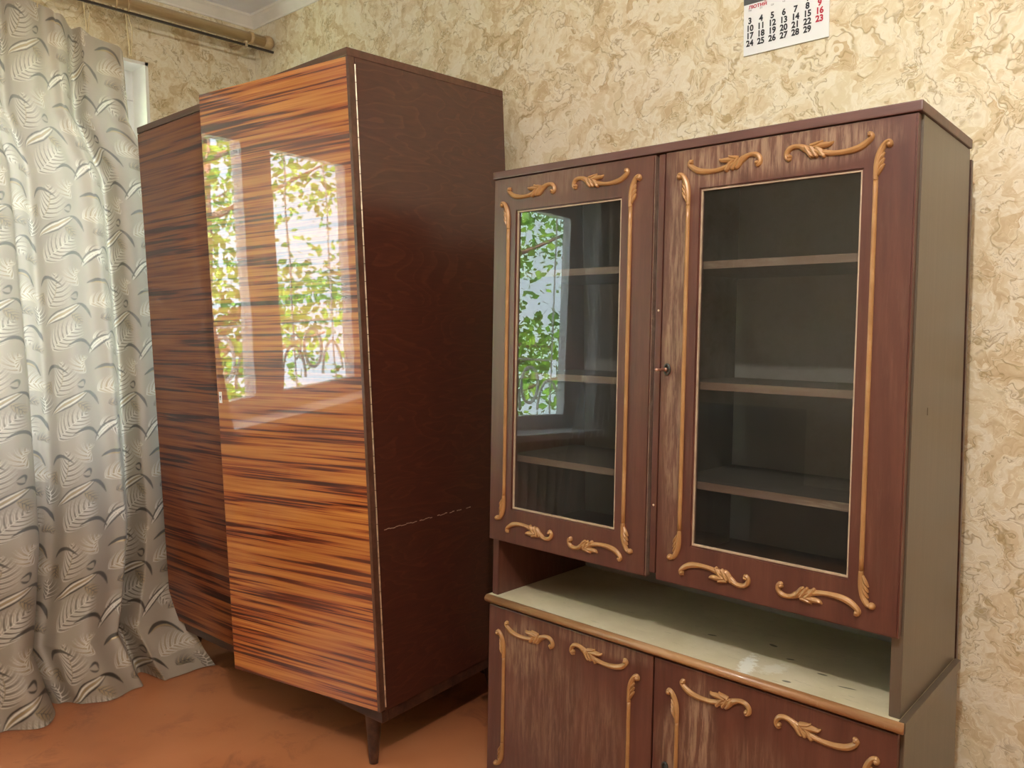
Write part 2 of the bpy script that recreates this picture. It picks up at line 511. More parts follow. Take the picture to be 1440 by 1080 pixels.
# ------------------------------------------------------------------ window
win = struct(empty('window_1', loc=(-.14, -1.87, 0)))
def wl(b):   # world box -> window local
    return (b[0] + .14, b[1] + .14, b[2] + 1.87, b[3] + 1.87, b[4], b[5])
panes = [(-1.20, -.56), (-2.20, -1.40), (-3.12, -2.43)]
ZB, ZT = .75, 2.02
fr = [(-.18, -.115, OY0, OY1, OZ0 + .04, ZB - .035), (-.18, -.115, OY0, OY1, ZT + .035, OZ1)]
edges = [OY0] + [c for a, b in sorted(panes) for c in (a - .035, b + .035)] + [OY1]
for k in range(0, len(edges), 2):
    fr.append((-.18, -.115, edges[k], edges[k + 1], ZB - .0345, ZT + .0345))
boxes('window_frame', [wl(b) for b in fr], M_white, win, bev=.004)
for i, (a, b) in enumerate(panes):
    z0, z1 = (ZB, ZT)
    s = boxes('sash', [wl(x) for x in ((-.165, -.10, a - .036, a, z0 - .036, z1 + .036), (-.165, -.10, b, b + .036, z0 - .036, z1 + .036),
                                       (-.165, -.10, a, b, z0 - .036, z0), (-.165, -.10, a, b, z1, z1 + .036))], M_white, win, bev=.004)
    boxes('pane', [wl((-.142, -.138, a, b, z0, z1))], M_wglass, s, bev=0)
hb = bmesh.new()
add_box(hb, .035, .05, -2.335 + 1.87, -2.31 + 1.87, 1.28, 1.36, .003)
add_box(hb, .05, .075, -2.332 + 1.87, -2.313 + 1.87, 1.20, 1.33, .005)
bm_obj('window_handle', hb, M_metal, win)
boxes('window_sill', [wl((-.14, .13, OY0 + .01, OY1 - .01, OZ0, OZ0 + .042))], M_white, win, bev=.006)

# iron grille outside
gr = tag(empty('window_grille', loc=(-.36, -1.87, .66)), 'white wrought iron grille with arches and rings outside the window', 'grille')
bars = bmesh.new()
for k in range(22):
    y = -1.42 + k * .135
    if k % 3 == 0:
        add_tube(bars, [(0, y, 0), (0, y, 1.55)], .006, 6)
for z in (.02, .44, 1.5):
    add_tube(bars, [(0, -1.42, z), (0, 1.42, z)], .007, 6)
bm_obj('grille_bar', bars, M_grille, gr)
for k in range(7):
    y = -1.2 + k * .40
    pts = [(0, y + .085 * math.cos(a), .27 + .12 * math.sin(a)) for a in [j * math.pi / 12 for j in range(24)]]
    tube('ring', pts, .011, M_grille, gr, 6, closed=True)
    for sgn in (-1, 1):
        pts = [(0, y + sgn * (.09 + .11 * (1 - math.cos(a))), .1 + .2 * math.sin(a)) for a in [j * math.pi / 14 for j in range(15)]]
        tube('arch', pts, .009, M_grille, gr, 6)
    pts = [(0, y + .2 + .03 * t * math.cos(t * 1.2), .32 + .03 * t * math.sin(t * 1.2)) for t in [j * .25 for j in range(16)]]
    tube('scroll', pts, .007, M_grille, gr, 6)

# outside ground and trees
tg = NT('sunlit_pale_ground')
n = tg.noise(tg.coord(), 1.5, 5)
tg.set(col=tg.ramp(n.outputs['Fac'], [(.4, hexc('7f8672')), (.6, hexc('cfcabb'))]), rough=.9)
struct(box('ground', -16, -.32, -14, 8, -1.0, -.9, tg.m, bev=0))
tl = NT('sunny_leaf')
n = tl.noise(tl.coord(), 3, 2)
lc = tl.ramp(n.outputs['Fac'], [(.35, hexc('4c7a2a')), (.5, hexc('7cb03c')), (.7, hexc('b6d858'))])
tl.set(col=lc, rough=.5)
tr_ = tl.n('ShaderNodeBsdfTranslucent'); tl.l(lc, tr_.inputs[0])
mx = tl.n('ShaderNodeMixShader'); mx.inputs[0].default_value = .45
tl.l(tl.b.outputs[0], mx.inputs[1]); tl.l(tr_.outputs[0], mx.inputs[2]); tl.l(mx.outputs[0], tl.out.inputs[0])
M_leaf = tl.m

def tree(x, y, label, seed, n=4200, h=3.6):
    R = random.Random(seed)
    t = tag(empty('tree', loc=(x, y, -.9)), label, 'tree', None)
    trunk = bmesh.new()
    tips = []
    add_tube(trunk, [(0, 0, 0), (.03, .05, .9), (-.05, .1, 1.8), (.0, .02, 2.6), (.05, -.05, h)], [.11, .09, .075, .055, .02], 8)
    for k in range(16):
        z = .9 + (h - 1.0) * k / 16
        a = R.uniform(0, 6.28)
        L = R.uniform(.8, 1.5)
        p = [Vector((0, 0.05, z)), Vector((math.cos(a) * L * .5, math.sin(a) * L * .5, z + .28)), Vector((math.cos(a) * L, math.sin(a) * L, z + .45 + R.uniform(-.2, .3)))]
        add_tube(trunk, p, [.035, .022, .008], 6)
        tips += [p[1], p[2], (p[1] + p[2]) / 2]
    bm_obj('trunk', trunk, M_bark, t, True)
    V, F = [], []
    for i in range(n):
        c = R.choice(tips) + Vector((R.gauss(0, .26), R.gauss(0, .26), R.gauss(0, .2)))
        d = Vector((R.gauss(0, 1), R.gauss(0, 1), R.gauss(-.3, .6))).normalized()
        s_ = d.cross(Vector((R.gauss(0, 1), R.gauss(0, 1), R.gauss(0, 1)))).normalized()
        L = R.uniform(.06, .12); W = L * .32
        b = len(V)
        V += [c, c + d * L * .5 + s_ * W, c + d * L, c + d * L * .5 - s_ * W]
        F.append((b, b + 1, b + 2, b + 3))
    f = mesh_obj('foliage', V, F, M_leaf, t)
    f['kind'] = 'stuff'
    return t
tree(-2.6, -4.7, 'leafy green tree outside, nearest to the middle window pane', 1)
tree(-6.4, -7.4, 'leafy green tree outside, farthest from the house on the left', 2)
tree(-6.6, -3.2, 'tallest and densest tree outside, well back behind the nearest one', 3, 6000, 4.2)
tree(-2.8, -8.6, 'leafy tree outside close to the house wall, left of the window', 5, 4200)

# ------------------------------------------------------------------ radiator
rad = tag(empty('radiator', loc=(.07, -2.2, .12)), 'white cast iron radiator with upright ribs under the window sill', 'radiator')
for k in range(22):
    y = -1.0 + k * .085
    bm = bmesh.new()
    add_box(bm, -.045, .045, y - .03, y + .03, 0, .42, .018, 3)
    bm_obj('rib', bm, M_rad, rad, True)
tube('pipe', [(0, -1.08, .38), (0, .95, .38), (0, 1.0, .38)], .012, M_rad, rad)
for y_ in (-.95, .70): box('radiator_foot', -.03, .03, y_, y_ + .05, -.12, .005, M_rad, rad)

# ------------------------------------------------------------------ woven curtain pattern
def make_tile(W=560, H=620):
    """feather jacquard: channels red=dark thread, green=silver thread, blue=gold thread (flat woven print)"""
    T = np.zeros((H, W, 3), np.float32)
    def stamp(x, y, r, ch, val):
        r = max(r, .55)
        x0, x1 = int(x - r - 1), int(x + r + 2)
        y0, y1 = int(y - r - 1), int(y + r + 2)
        ys, xs = np.mgrid[y0:y1, x0:x1]
        m_ = np.clip(r + .5 - np.hypot(xs - x, ys - y), 0, 1) * val
        yi, xi = ys % H, xs % W
        T[yi, xi, ch] = np.maximum(T[yi, xi, ch], m_)
        for o in range(3):
            if o != ch: T[yi, xi, o] *= (1 - m_)
    def bez(p0, p1, p2, n):
        t = np.linspace(0, 1, n)[:, None]
        return (1 - t) ** 2 * np.array(p0) + 2 * t * (1 - t) * np.array(p1) + t * t * np.array(p2)
    def stroke(p0, p1, p2, r, ch, val=1.0, taper=True, both=True):
        L = math.dist(p0, p1) + math.dist(p1, p2)
        n_ = max(4, int(L / 1.5))
        P = bez(p0, p1, p2, n_)
        for i, (x, y) in enumerate(P):
            t = i / (n_ - 1)
            k = math.sin(math.pi * (t * .9 + .05)) if both else (1 - t * .85)
            stamp(x, y, r * (k if taper else 1), ch, val)
    def feather(p0, p1, p2, L0, nb, ch, spine_ch=0, lean=.9, rr=1.3, alt=None):
        P = bez(p0, p1, p2, nb + 2)
        for i in range(1, nb + 1):
            t = i / (nb + 1)
            d = P[min(i + 1, nb + 1)] - P[i - 1]
            d = d / np.hypot(*d)
            nrm = np.array([-d[1], d[0]])
            L = L0 * math.sin(math.pi * (.12 + .88 * t) ** .8) * (1 - .25 * t) + 6
            for s in (-1, 1):
                tip = P[i] + d * L * lean + nrm * s * L * .75
                mid = P[i] + d * L * .25 + nrm * s * L * .5
                c = ch if (alt is None or (i + (s > 0)) % 3) else alt
                stroke(tuple(P[i]), tuple(mid), tuple(tip), rr, c, .95, both=False)
        stroke(p0, p1, p2, 2.0, spine_ch, .8)
    # large silver plumes with dark shading barbs
    feather((60, 600), (150, 480), (255, 395), 120, 24, 1, 1, rr=2.5, alt=0)
    feather((330, 260), (430, 180), (550, 225), 100, 22, 1, 1, rr=2.5, alt=2)
    feather((60, 300), (150, 180), (120, 40), 105, 22, 1, 2, rr=2.4, alt=0)
    feather((330, 500), (400, 465), (465, 565), 85, 17, 1, 1, rr=2.4, alt=0)
    feather((270, 130), (200, 60), (270, 5), 75, 16, 1, 1, rr=2.4, alt=2)
    feather((520, 420), (560, 360), (520, 290), 70, 15, 0, 1, rr=2.2, alt=1)
    # long leaf blades with parallel ribs
    for k in range(5):
        stroke((20 + k * 4, 430 - k * 2), (100 + k * 18, 290 + k * 16), (262 + k * 3, 245 + k * 3), 4.4, (0, 1, 2, 1, 0)[k], .95)
    for k in range(4):
        stroke((300 + k * 4, 605), (320 + k * 18, 490 + k * 14), (455 + k, 430 + k * 5), 4.6, (0, 1, 1, 0)[k], .95)
    stroke((240, 255), (310, 240), (335, 350), 12, 0, .9)
    stroke((440, 435), (530, 420), (550, 530), 13, 0, .95)
    stroke((160, 120), (50, 30), (10, 150), 11, 0, .85)
    # crescents
    stroke((330, 100), (450, 0), (515, 150), 18, 0, .9)
    stroke((345, 100), (450, 30), (495, 130), 6, 2, .9)
    stroke((170, 545), (280, 460), (320, 580), 12, 0, .9)
    # curl
    stroke((205, 195), (265, 140), (245, 215), 8, 0, .9)
    stroke((245, 215), (222, 232), (205, 205), 7, 0, .9)
    # small tufts
    feather((385, 345), (440, 310), (490, 350), 50, 13, 0, 0, alt=2, rr=2.3)
    feather((195, 325), (235, 345), (275, 395), 52, 13, 2, 0, alt=0, rr=2.3)
    feather((35, 190), (0, 230), (25, 285), 48, 13, 2, 0, alt=0, rr=2.3)
    feather((465, 600), (505, 565), (550, 600), 46, 13, 0, 2, alt=2, rr=2.3)
    T = (T + np.roll(T, 1, 0) + np.roll(T, -1, 0) + np.roll(T, 1, 1) + np.roll(T, -1, 1)) / 5
    T = (T + np.roll(T, 2, 0) + np.roll(T, -2, 0) + np.roll(T, 2, 1) + np.roll(T, -2, 1)) / 5
    return np.clip(T, 0, 1)
TILE = make_tile()
TILE_W, TILE_H = .30, .30

def curtain(name, nu, nv, fx, fy, fz, mat, label, seedoff=(0, 0)):
    """fx,fy,fz: arrays from u (0..1), v (0..1) grids"""
    u, v = np.meshgrid(np.linspace(0, 1, nu), np.linspace(0, 1, nv))
    X, Y, Z = fx(u, v), fy(u, v), fz(u, v)
    co = np.stack([X, Y, Z], -1).astype(np.float32)
    row = int(nv * .35)
    seg = np.hypot(np.diff(X[row]), np.diff(Y[row]))
    s = np.concatenate([[0], np.cumsum(seg)])
    S = np.broadcast_to(s, u.shape)
    Zl = 2.3 * v
    tx = ((-S / TILE_W + seedoff[0]) % 1) * TILE.shape[1]
    ty = ((Zl / TILE_H + seedoff[1]) % 1) * TILE.shape[0]
    x0 = np.floor(tx).astype(int) % TILE.shape[1]; y0 = np.floor(ty).astype(int) % TILE.shape[0]
    col = TILE[y0, x0]
    idx = np.arange(nu * nv).reshape(nv, nu)
    F = np.stack([idx[:-1, :-1], idx[1:, :-1], idx[1:, 1:], idx[:-1, 1:]], -1).reshape(-1, 4)
    me = bpy.data.meshes.new(name)
    me.vertices.add(nu * nv)
    me.vertices.foreach_set('co', co.reshape(-1))
    me.loops.add(F.size)
    me.loops.foreach_set('vertex_index', F.reshape(-1).astype(np.int32))
    me.polygons.add(len(F))
    me.polygons.foreach_set('loop_start', (np.arange(len(F)) * 4).astype(np.int32))
    me.update(calc_edges=True)
    ca = me.color_attributes.new('weave', 'FLOAT_COLOR', 'POINT')
    rgba = np.ones((nu * nv, 4), np.float32)
    rgba[:, :3] = col.reshape(-1, 3)
    ca.data.foreach_set('color', rgba.reshape(-1))
    me.materials.append(mat)
    me.shade_smooth()
    return me

def sstep(a, b, x):
    t = np.clip((x - a) / (b - a), 0, 1)
    return t * t * (3 - 2 * t)

# the hanging curtain seen at the left
def top_z(y):  # scalloped hem of the heading, drooping towards the loose end
    return np.interp(-y, [.5, .54, .61, .70, .79, .94, 1.2, 1.55], [2.13, 2.155, 2.185, 2.21, 2.235, 2.262, 2.268, 2.268])
def cz(u, v):
    y0 = -.525 - (1.52 - .525) * u
    return top_z(y0) * (1 - v) + .004 * v + .012 * np.abs(np.sin(u * 40)) * (1 - v)
def prof(z):
    return np.interp(z, [0, .1, .17, .3, .55, .7, .95, 1.4, 1.9, 2.3], [.53, .48, .43, .365, .31, .285, .25, .205, .155, .125])
def yr(z):
    return np.interp(z, [0, .06, .17, .3, .5, 1.0, 1.7, 1.9, 2.2], [-.575, -.60, -.63, -.57, -.52, -.50, -.51, -.60, -.60])
def cy_(u, v):
    z = cz(u, v)
    a = yr(z)
    b = -1.52 - .08 * v
    y = a + (b - a) * u
    amp = .012 + .02 * v
    return y + amp * np.sin(u * 2 * np.pi * 3.9 + 2.2 + .5 * np.sin(3 * v)) + .010 * np.sin(u * 2 * np.pi * 8.3 + v)
def cx_(u, v):
    z = cz(u, v)
    ph = u * 2 * np.pi * 3.9 + .9 + .35 * np.sin(2.5 * v + 1)
    big = np.sin(ph) + .35 * np.sin(2 * ph + .8)
    small = np.sin(u * 2 * np.pi * 9.6 + 1.3 + .7 * np.sin(2 * v)) + .4 * np.sin(u * 2 * np.pi * 17 + 2 * v)
    env = sstep(0, .05, u) * .8 + .2
    pinch = .5 + .5 * sstep(0, .15, v)
    x = prof(z) + env * big * (.030 + .030 * v) * pinch + small * (.013 + .004 * v)
    x = x + .03 * np.sin(9 * v + 5 * u) * v ** 4
    return x
nu, nv = 740, 1150
c1 = tag(empty('curtain', loc=(0, 0, 0)), 'silvery grey feather patterned curtain hanging beside the wardrobe, hem on floor', 'curtain')
me1 = curtain('cloth', nu, nv, cx_, cy_, cz, M_curt, '')
o = bpy.data.objects.new('cloth', me1); link(o, c1)
for py, px in ((-.556, .135), (-.70, .13), (-.86, .13), (-1.02, .13), (-1.2, .13)):
    zt = float(top_z(np.array(py)))
    bm = bmesh.new()
    add_tube(bm, [(.14, py - .015, 2.325), (.138, py - .008, (zt + 2.32) / 2), (px, py, zt - .015)], .0022, 6)
    add_tube(bm, [(.14, py - .015, 2.325), (.146, py + .006, (zt + 2.32) / 2), (px, py + .004, zt - .015)], .0018, 6)
    bm_obj('tie_cord', bm, M_cord, c1)

# second curtain at the other end of the window (seen mirrored in the furniture)
def bz(u, v): return 2.26 * (1 - v) + .004 * v
def by(u, v): return -3.16 - .60 * u - .05 * v * (1 - 2 * u) + .012 * np.sin(u * 40)
def bx(u, v): return .16 + .06 * v + .15 * sstep(.55, .9, v) + (.022 + .02 * v) * np.sin(u * 2 * np.pi * 6 + .5 * np.sin(2 * v))
c2 = tag(empty('curtain', loc=(0, 0, 0)), 'grey feather patterned curtain at the far left end of the window', 'curtain')
me2 = curtain('cloth', 170, 260, bx, by, bz, M_curt, '', (.3, .2))
o = bpy.data.objects.new('cloth', me2); link(o, c2)
# sheer net beside it
ts = NT('sheer_white_net')
tsb = ts.n('ShaderNodeBsdfTransparent')
ts.set(col=(.8, .84, .88), rough=.8)
tlm = ts.n('ShaderNodeBsdfTranslucent'); tlm.inputs[0].default_value = (.8, .85, .9, 1)
m1 = ts.n('ShaderNodeMixShader'); m1.inputs[0].default_value = .5
ts.l(ts.b.outputs[0], m1.inputs[1]); ts.l(tlm.outputs[0], m1.inputs[2])
m2_ = ts.n('ShaderNodeMixShader'); m2_.inputs[0].default_value = .30
ts.l(tsb.outputs[0], m2_.inputs[1]); ts.l(m1.outputs[0], m2_.inputs[2]); ts.l(m2_.outputs[0], ts.out.inputs[0])
V, F = [], []
NU, NV = 70, 60
for j in range(NV):
    v = j / (NV - 1)
    for i in range(NU):
        u = i / (NU - 1)
        spread = 1 - .45 * math.exp(-((v - .45) / .3) ** 2)
        V.append((.06 + .10 * v + .014 * math.sin(u * 44), -3.36 + .62 * u * spread * (.6 + .4 * v), 2.28 * (1 - v) + .05 * v))
for j in range(NV - 1):
    for i in range(NU - 1):
        a = j * NU + i
        F.append((a, a + 1, a + NU + 1, a + NU))
tag(mesh_obj('sheer_curtain', V, F, ts.m, None, True), 'thin white sheer curtain drawn to the far end of the window', 'curtain')

# ------------------------------------------------------------------ curtain rod
rod = tag(empty('curtain_rod', loc=(.14, .02, 2.33)), 'long varnished wooden curtain rod with thin dark rail under the ceiling', 'curtain rod')
bm = bmesh.new(); add_tube(bm, [(0, -.005, 0), (0, -3.9, 0)], .021, 14); bm_obj('pole', bm, M_rod, rod, True)
bm = bmesh.new(); add_tube(bm, [(0, .006, 0), (0, -.004, 0), (0, -.012, 0), (0, -.03, 0), (0, -.034, 0)], [.017, .0255, .028, .0265, .021], 16); bm_obj('end_cap', bm, M_rod, rod, True)
bm = bmesh.new(); add_tube(bm, [(0, -.085, 0), (0, -.10, 0)], .0245, 14); bm_obj('collar', bm, M_rod, rod, True)
boxes('rail', [(.004, .012, -3.9, .005, -.040, -.032)], M_rail, rod, bev=0)
boxes('rail_clip', [(.000, .016, -.125, -.115, -.044, -.020)], M_hinge, rod)
for y in (-.10, -1.9, -3.7):
    bm = bmesh.new(); add_tube(bm, [(-.14, y, -.0), (-.012, y, 0)], .008, 8); bm_obj('bracket', bm, M_rod, rod, True)
for y in (-.588, -.63, -.735, -.88, -1.04, -1.22, -1.38, -3.2, -3.3, -3.4, -3.5, -3.6, -3.7):
    pts = [((.029) * math.cos(a), y - .004 * math.sin(a), .029 * math.sin(a) - .004) for a in [k * math.pi / 10 for k in range(20)]]
    tube('ring', pts, .0032, M_rod, rod, 6, closed=True)

# ------------------------------------------------------------------ wardrobe
def frame(o, a, tx, ty, s=1.0):
    """placement of a slightly leaning piece of furniture: o on the floor, a turn, tx/ty lean"""
    ca, sa = math.cos(a), math.sin(a)
    def f(x, y, z):
        X, Y, Z = x + ty * (z - 1), y + tx * (z - 1), z - ty * x - tx * y
        return Vector((o[0] + ca * X - sa * Y, o[1] + sa * X + ca * Y, Z))
    o0 = f(0, 0, 0)
    M = Matrix((f(1, 0, 0) - o0, f(0, 1, 0) - o0, f(0, 0, 1) - o0)).transposed()
    q = M.to_quaternion()
    o0 = CAM + (o0 - CAM) * s
    return Matrix.Translation(o0) @ q.to_matrix().to_4x4() @ Matrix.Scale(s, 4)

WM = frame((1.5272, -.6254), .0133, -.0231, -.0133)
wr = tag(empty('wardrobe', WM), 'tall glossy striped veneer wardrobe with one door ajar, on tapered legs', 'wardrobe')
WW, WD, WH, WB = 1.119, .5725, 1.848, .172
box('top_panel', -WW, 0, -.001, WD, WH - .02, WH, M_topw, wr, .002)
box('side_panel', -.019, 0, .022, WD, WB, WH - .0205, M_side, wr, .001)
box('side_panel', -WW, -WW + .019, .022, WD, WB, WH - .0205, M_side, wr, .001)
box('back_panel', -WW + .02, -.02, WD - .006, WD - .001, WB, WH - .022, M_backp, wr, 0)
box('bottom_panel', -WW + .02, -.02, .022, WD - .007, WB, WB + .018, M_dkwood, wr)
box('divider', -.575, -.557, .03, WD - .007, WB + .019, WH - .021, M_dkwood, wr)
box('shelf', -WW + .02, -.576, .04, WD - .007, 1.45, 1.468, M_dkwood, wr)
# base frame under the box
boxes('base_frame', [(-WW + .01, -.004, .012, .034, WB - .032, WB - .001), (-.026, -.004, .035, WD - .02, WB - .032, WB - .001),
                     (-WW + .01, -WW + .032, .035, WD - .02, WB - .032, WB - .001), (-WW + .01, -.004, WD - .042, WD - .02, WB - .032, WB - .001)], M_dkwood, wr)
# doors
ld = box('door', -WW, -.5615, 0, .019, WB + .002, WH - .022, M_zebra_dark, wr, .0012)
ld['label'] = 'closed left door with dark striped veneer'
rd = bpy.data.objects.new('door', None)
bm = bmesh.new()
add_box(bm, -.557, 0, -.0195, 0, 0.004, WH - WB - .024, .0012)
rd = bm_obj('door', bm, M_zebra, wr)
rd.location = (0, .0195, WB + .002)
rd.rotation_euler = (0, 0, math.radians(9.2))
rd['label'] = 'right door standing ajar, orange striped high gloss veneer'
bm = bmesh.new()
add_box(bm, -.008, .001, -.0199, .0, .003, WH - WB - .023, .0005)
o = bm_obj('edge_band', bm, M_topw, rd)
lk = box('lock_plate', -.549, -.538, -.0212, -.0195, .79, .822, M_white, rd, .0005)
kh = None
bm = bmesh.new(); add_tube(bm, [(-.5435, -.0208, .808), (-.5435, -.0216, .808)], .0028, 12); add_box(bm, -.5445, -.5425, -.0217, -.0212, .798, .808)
bm_obj('keyhole', bm, M_black, rd)
# piano hinge, knuckle by knuckle
hz = bmesh.new()
z = WB + .012
while z < WH - .04:
    add_tube(hz, [(.0025, .0205, z), (.0025, .0205, z + .042)], .0019, 6)
    z += .044
bm_obj('piano_hinge', hz, M_hinge, wr)
# scratch line across the side (worn seam of two veneer sheets)
bm = bmesh.new()
pts = []
for k in range(34):
    y = .045 + k * .0095
    if k in (12, 18, 19, 24, 27, 30, 31): continue
    z = .646 - .0002 * k + .0012 * math.sin(k * 1.7)
    add_box(bm, -.0002, .0006, y, y + .0088, z - .0008, z + .0010)
bm_obj('veneer_seam', bm, M_hinge, wr)
# tapered splayed legs that reach the floor
def leg(x, y, sx, sy):
    inv = WM.inverted()
    top = Vector((x, y, WB - .03))
    foot_w = WM @ Vector((x + sx, y + sy, 0))
    foot_w.z = 0.0
    foot = inv @ foot_w
    bm = bmesh.new()
    add_tube(bm, [top, top.lerp(foot, .06), top.lerp(foot, .5), top.lerp(foot, .93), foot], [.024, .0235, .018, .0125, .0115], 14)
    o = bm_obj('leg', bm, M_dkwood, wr, True)
for x, sx in ((-.085, .012), (-WW + .085, -.012)):
    for y, sy in ((.05, -.018), (WD - .07, .015)):
        leg(x, y, sx, sy)

# ------------------------------------------------------------------ display cabinet
S = .93
CM = frame((1.7003, -.3470), -.0085, .0353, .0037, S)
cb = tag(empty('display_cabinet', CM), 'reddish brown display cabinet with glass upper doors and gilded carving', 'cabinet')
CW, ZT_, ZW = 1.018, 1.566, .458
def hexa(name, fn, zlist, x0, x1, y0, mat, bev=.001):
    """board whose back edge follows the upright wall"""
    bm = bmesh.new()
    z0, z1 = zlist
    v = [bm.verts.new(p) for p in ((x0, y0, z0), (x1, y0, z0), (x1, fn(z0), z0), (x0, fn(z0), z0), (x0, y0, z1), (x1, y0, z1), (x1, fn(z1), z1), (x0, fn(z1), z1))]
    for f in ((0, 3, 2, 1), (4, 5, 6, 7), (0, 1, 5, 4), (1, 2, 6, 5), (2, 3, 7, 6), (3, 0, 4, 7)): bm.faces.new([v[i] for i in f])
    bmesh.ops.bevel(bm, geom=list(bm.edges), offset=bev, segments=2, affect='EDGES')
    return bm_obj(name, bm, mat, cb)
def ybk(z): return .357 + .048 * (1.566 - z)
hexa('side_panel', ybk, (ZW, ZT_ - .02), CW - .02, CW, .021, M_cabside)
hexa('side_panel', ybk, (ZW, ZT_ - .02), 0, .02, .021, M_cab)
box('top_panel', -.001, CW + .004, -.002, .360, ZT_ - .0195, ZT_, M_cabtop, cb, .003)
box('bottom_board', .021, CW - .021, .03, .385, .615, .633, M_cab, cb)
hexa('back_panel', lambda z: ybk(z) + .004, (ZW + .001, ZT_ - .021), .0, CW + .001, .353, M_dkwood, 0.0005) if False else None
# fibreboard back, thin and slanting like the carcass
def slab_back(name, z0, z1, x0, x1, th, mat, off=0):
    bm = bmesh.new()
    v = [bm.verts.new(p) for p in ((x0, ybk(z0) + off, z0), (x1, ybk(z0) + off, z0), (x1, ybk(z0) + off + th, z0), (x0, ybk(z0) + off + th, z0),
                                   (x0, ybk(z1) + off, z1), (x1, ybk(z1) + off, z1), (x1, ybk(z1) + off + th, z1), (x0, ybk(z1) + off + th, z1))]
    for f in ((0, 3, 2, 1), (4, 5, 6, 7), (0, 1, 5, 4), (1, 2, 6, 5), (2, 3, 7, 6), (3, 0, 4, 7)): bm.faces.new([v[i] for i in f])
    return bm_obj(name, bm, mat, cb)
bp = slab_back('back_panel', .04, ZT_ - .03, .004, CW - .004, .005, M_backp, .001)
be = slab_back('back_batten', .04, ZT_ - .04, CW - .03, CW + .002, .014, M_dkwood, .0065)
# middle upright and shelves
box('divider', .494, .512, .035, .352, .634, ZT_ - .021, M_cabin, cb)
box('centre_stile', .484, .530, .0205, .0345, .620, ZT_ - .021, M_cab, cb)
for z in (.815, 1.034, 1.296):
    for x0, x1 in ((.021, .493), (.513, CW - .021)):
        sh = box('shelf', x0, x1, .06, .345, z, z + .0165, M_cabin, cb)
        box('shelf_edge', x0, x1, .057, .0595, z, z + .0165, M_shelf, sh, 0)

# --- carved ornaments
def smooth_path(pts, per=8):
    out = []
    P = [pts[0]] + list(pts) + [pts[-1]]
    for i in range(1, len(P) - 2):
        for k in range(per):
            t = k / per
            a, b, c, d = (np.array(P[i - 1], float), np.array(P[i], float), np.array(P[i + 1], float), np.array(P[i + 2], float))
            out.append(.5 * ((2 * b) + (-a + c) * t + (2 * a - 5 * b + 4 * c - d) * t * t + (-a + 3 * b - 3 * c + d) * t ** 3))
    out.append(np.array(pts[-1], float))
    return out   # rows (x, z, radius)

def add_dome(bm, pts, h, tf, y0, n=8):
    """half-round relief strip along pts (x,z,r)"""
    P = smooth_path(pts)
    rings = []
    for i, p in enumerate(P):
        a, b = P[max(i - 1, 0)], P[min(i + 1, len(P) - 1)]
        d = np.array([b[0] - a[0], b[1] - a[1]]); L = np.hypot(*d); d = d / (L if L > 1e-9 else 1)
        nx, nz = -d[1], d[0]
        r = max(p[2], 1e-4)
        ring = []
        for k in range(n + 1):
            t = -1 + 2 * k / n
            x, z = tf(p[0] + nx * r * t, p[1] + nz * r * t)
            groove = 1 - .22 * math.exp(-((abs(t) - .42) / .16) ** 2)
            yy = y0 - h * min(1, r / .0035) * math.sqrt(max(0, 1 - t * t)) ** .8 * groove
            ring.append(bm.verts.new((x, yy, z)))
        rings.append(ring)
    for A, B in zip(rings, rings[1:]):
        for k in range(n):
            bm.faces.new((A[k], A[k + 1], B[k + 1], B[k]))
    bm.faces.new(rings[0]); bm.faces.new(rings[-1][::-1])

def add_knob(bm, cx, cz_, r, h, tf, y0):
    rings = []
    for j in range(4):
        a = j / 4 * math.pi / 2
        rings.append([bm.verts.new((*[q for q in (tf(cx + r * math.cos(a) * math.cos(b), cz_ + r * math.cos(a) * math.sin(b))[0],)], y0 - h * math.sin(a),
                                    tf(cx + r * math.cos(a) * math.cos(b), cz_ + r * math.cos(a) * math.sin(b))[1])) for b in [k * math.pi / 6 for k in range(12)]])
    x, z = tf(cx, cz_)
    top = bm.verts.new((x, y0 - h, z))
    for A, B in zip(rings, rings[1:]):
        for k in range(12): bm.faces.new((A[k], A[(k + 1) % 12], B[(k + 1) % 12], B[k]))
    for k in range(12): bm.faces.new((rings[-1][k], rings[-1][(k + 1) % 12], top))

K = .000146
def q(cx, cy, r): return ((cx - 660) * K, -(cy + .1435 * cx - 415) * K, r * K)
SCROLL = [
    [q(175, 455, 16), q(140, 470, 26), q(108, 440, 30), q(112, 385, 34), q(150, 330, 36), q(215, 300, 34), q(290, 298, 34), q(350, 320, 46), q(430, 350, 55), q(520, 365, 50), q(600, 372, 40), q(720, 378, 34), q(850, 365, 36), q(960, 340, 42), q(1060, 300, 44), q(1140, 240, 40), q(1190, 180, 32), q(1178, 135, 24), q(1140, 140, 18)],
    [q(360, 300, 30), q(400, 360, 40), q(440, 415, 30), q(475, 430, 16)],
    [q(430, 300, 34), q(470, 360, 42), q(510, 420, 26), q(522, 440, 12)],
    [q(500, 300, 34), q(560, 360, 44), q(600, 412, 34), q(585, 435, 14)],
    [q(430, 290, 30), q(500, 270, 34), q(560, 240, 20), q(585, 212, 6)],
    [q(480, 310, 34), q(590, 280, 42), q(680, 262, 28), q(722, 228, 8)],
]
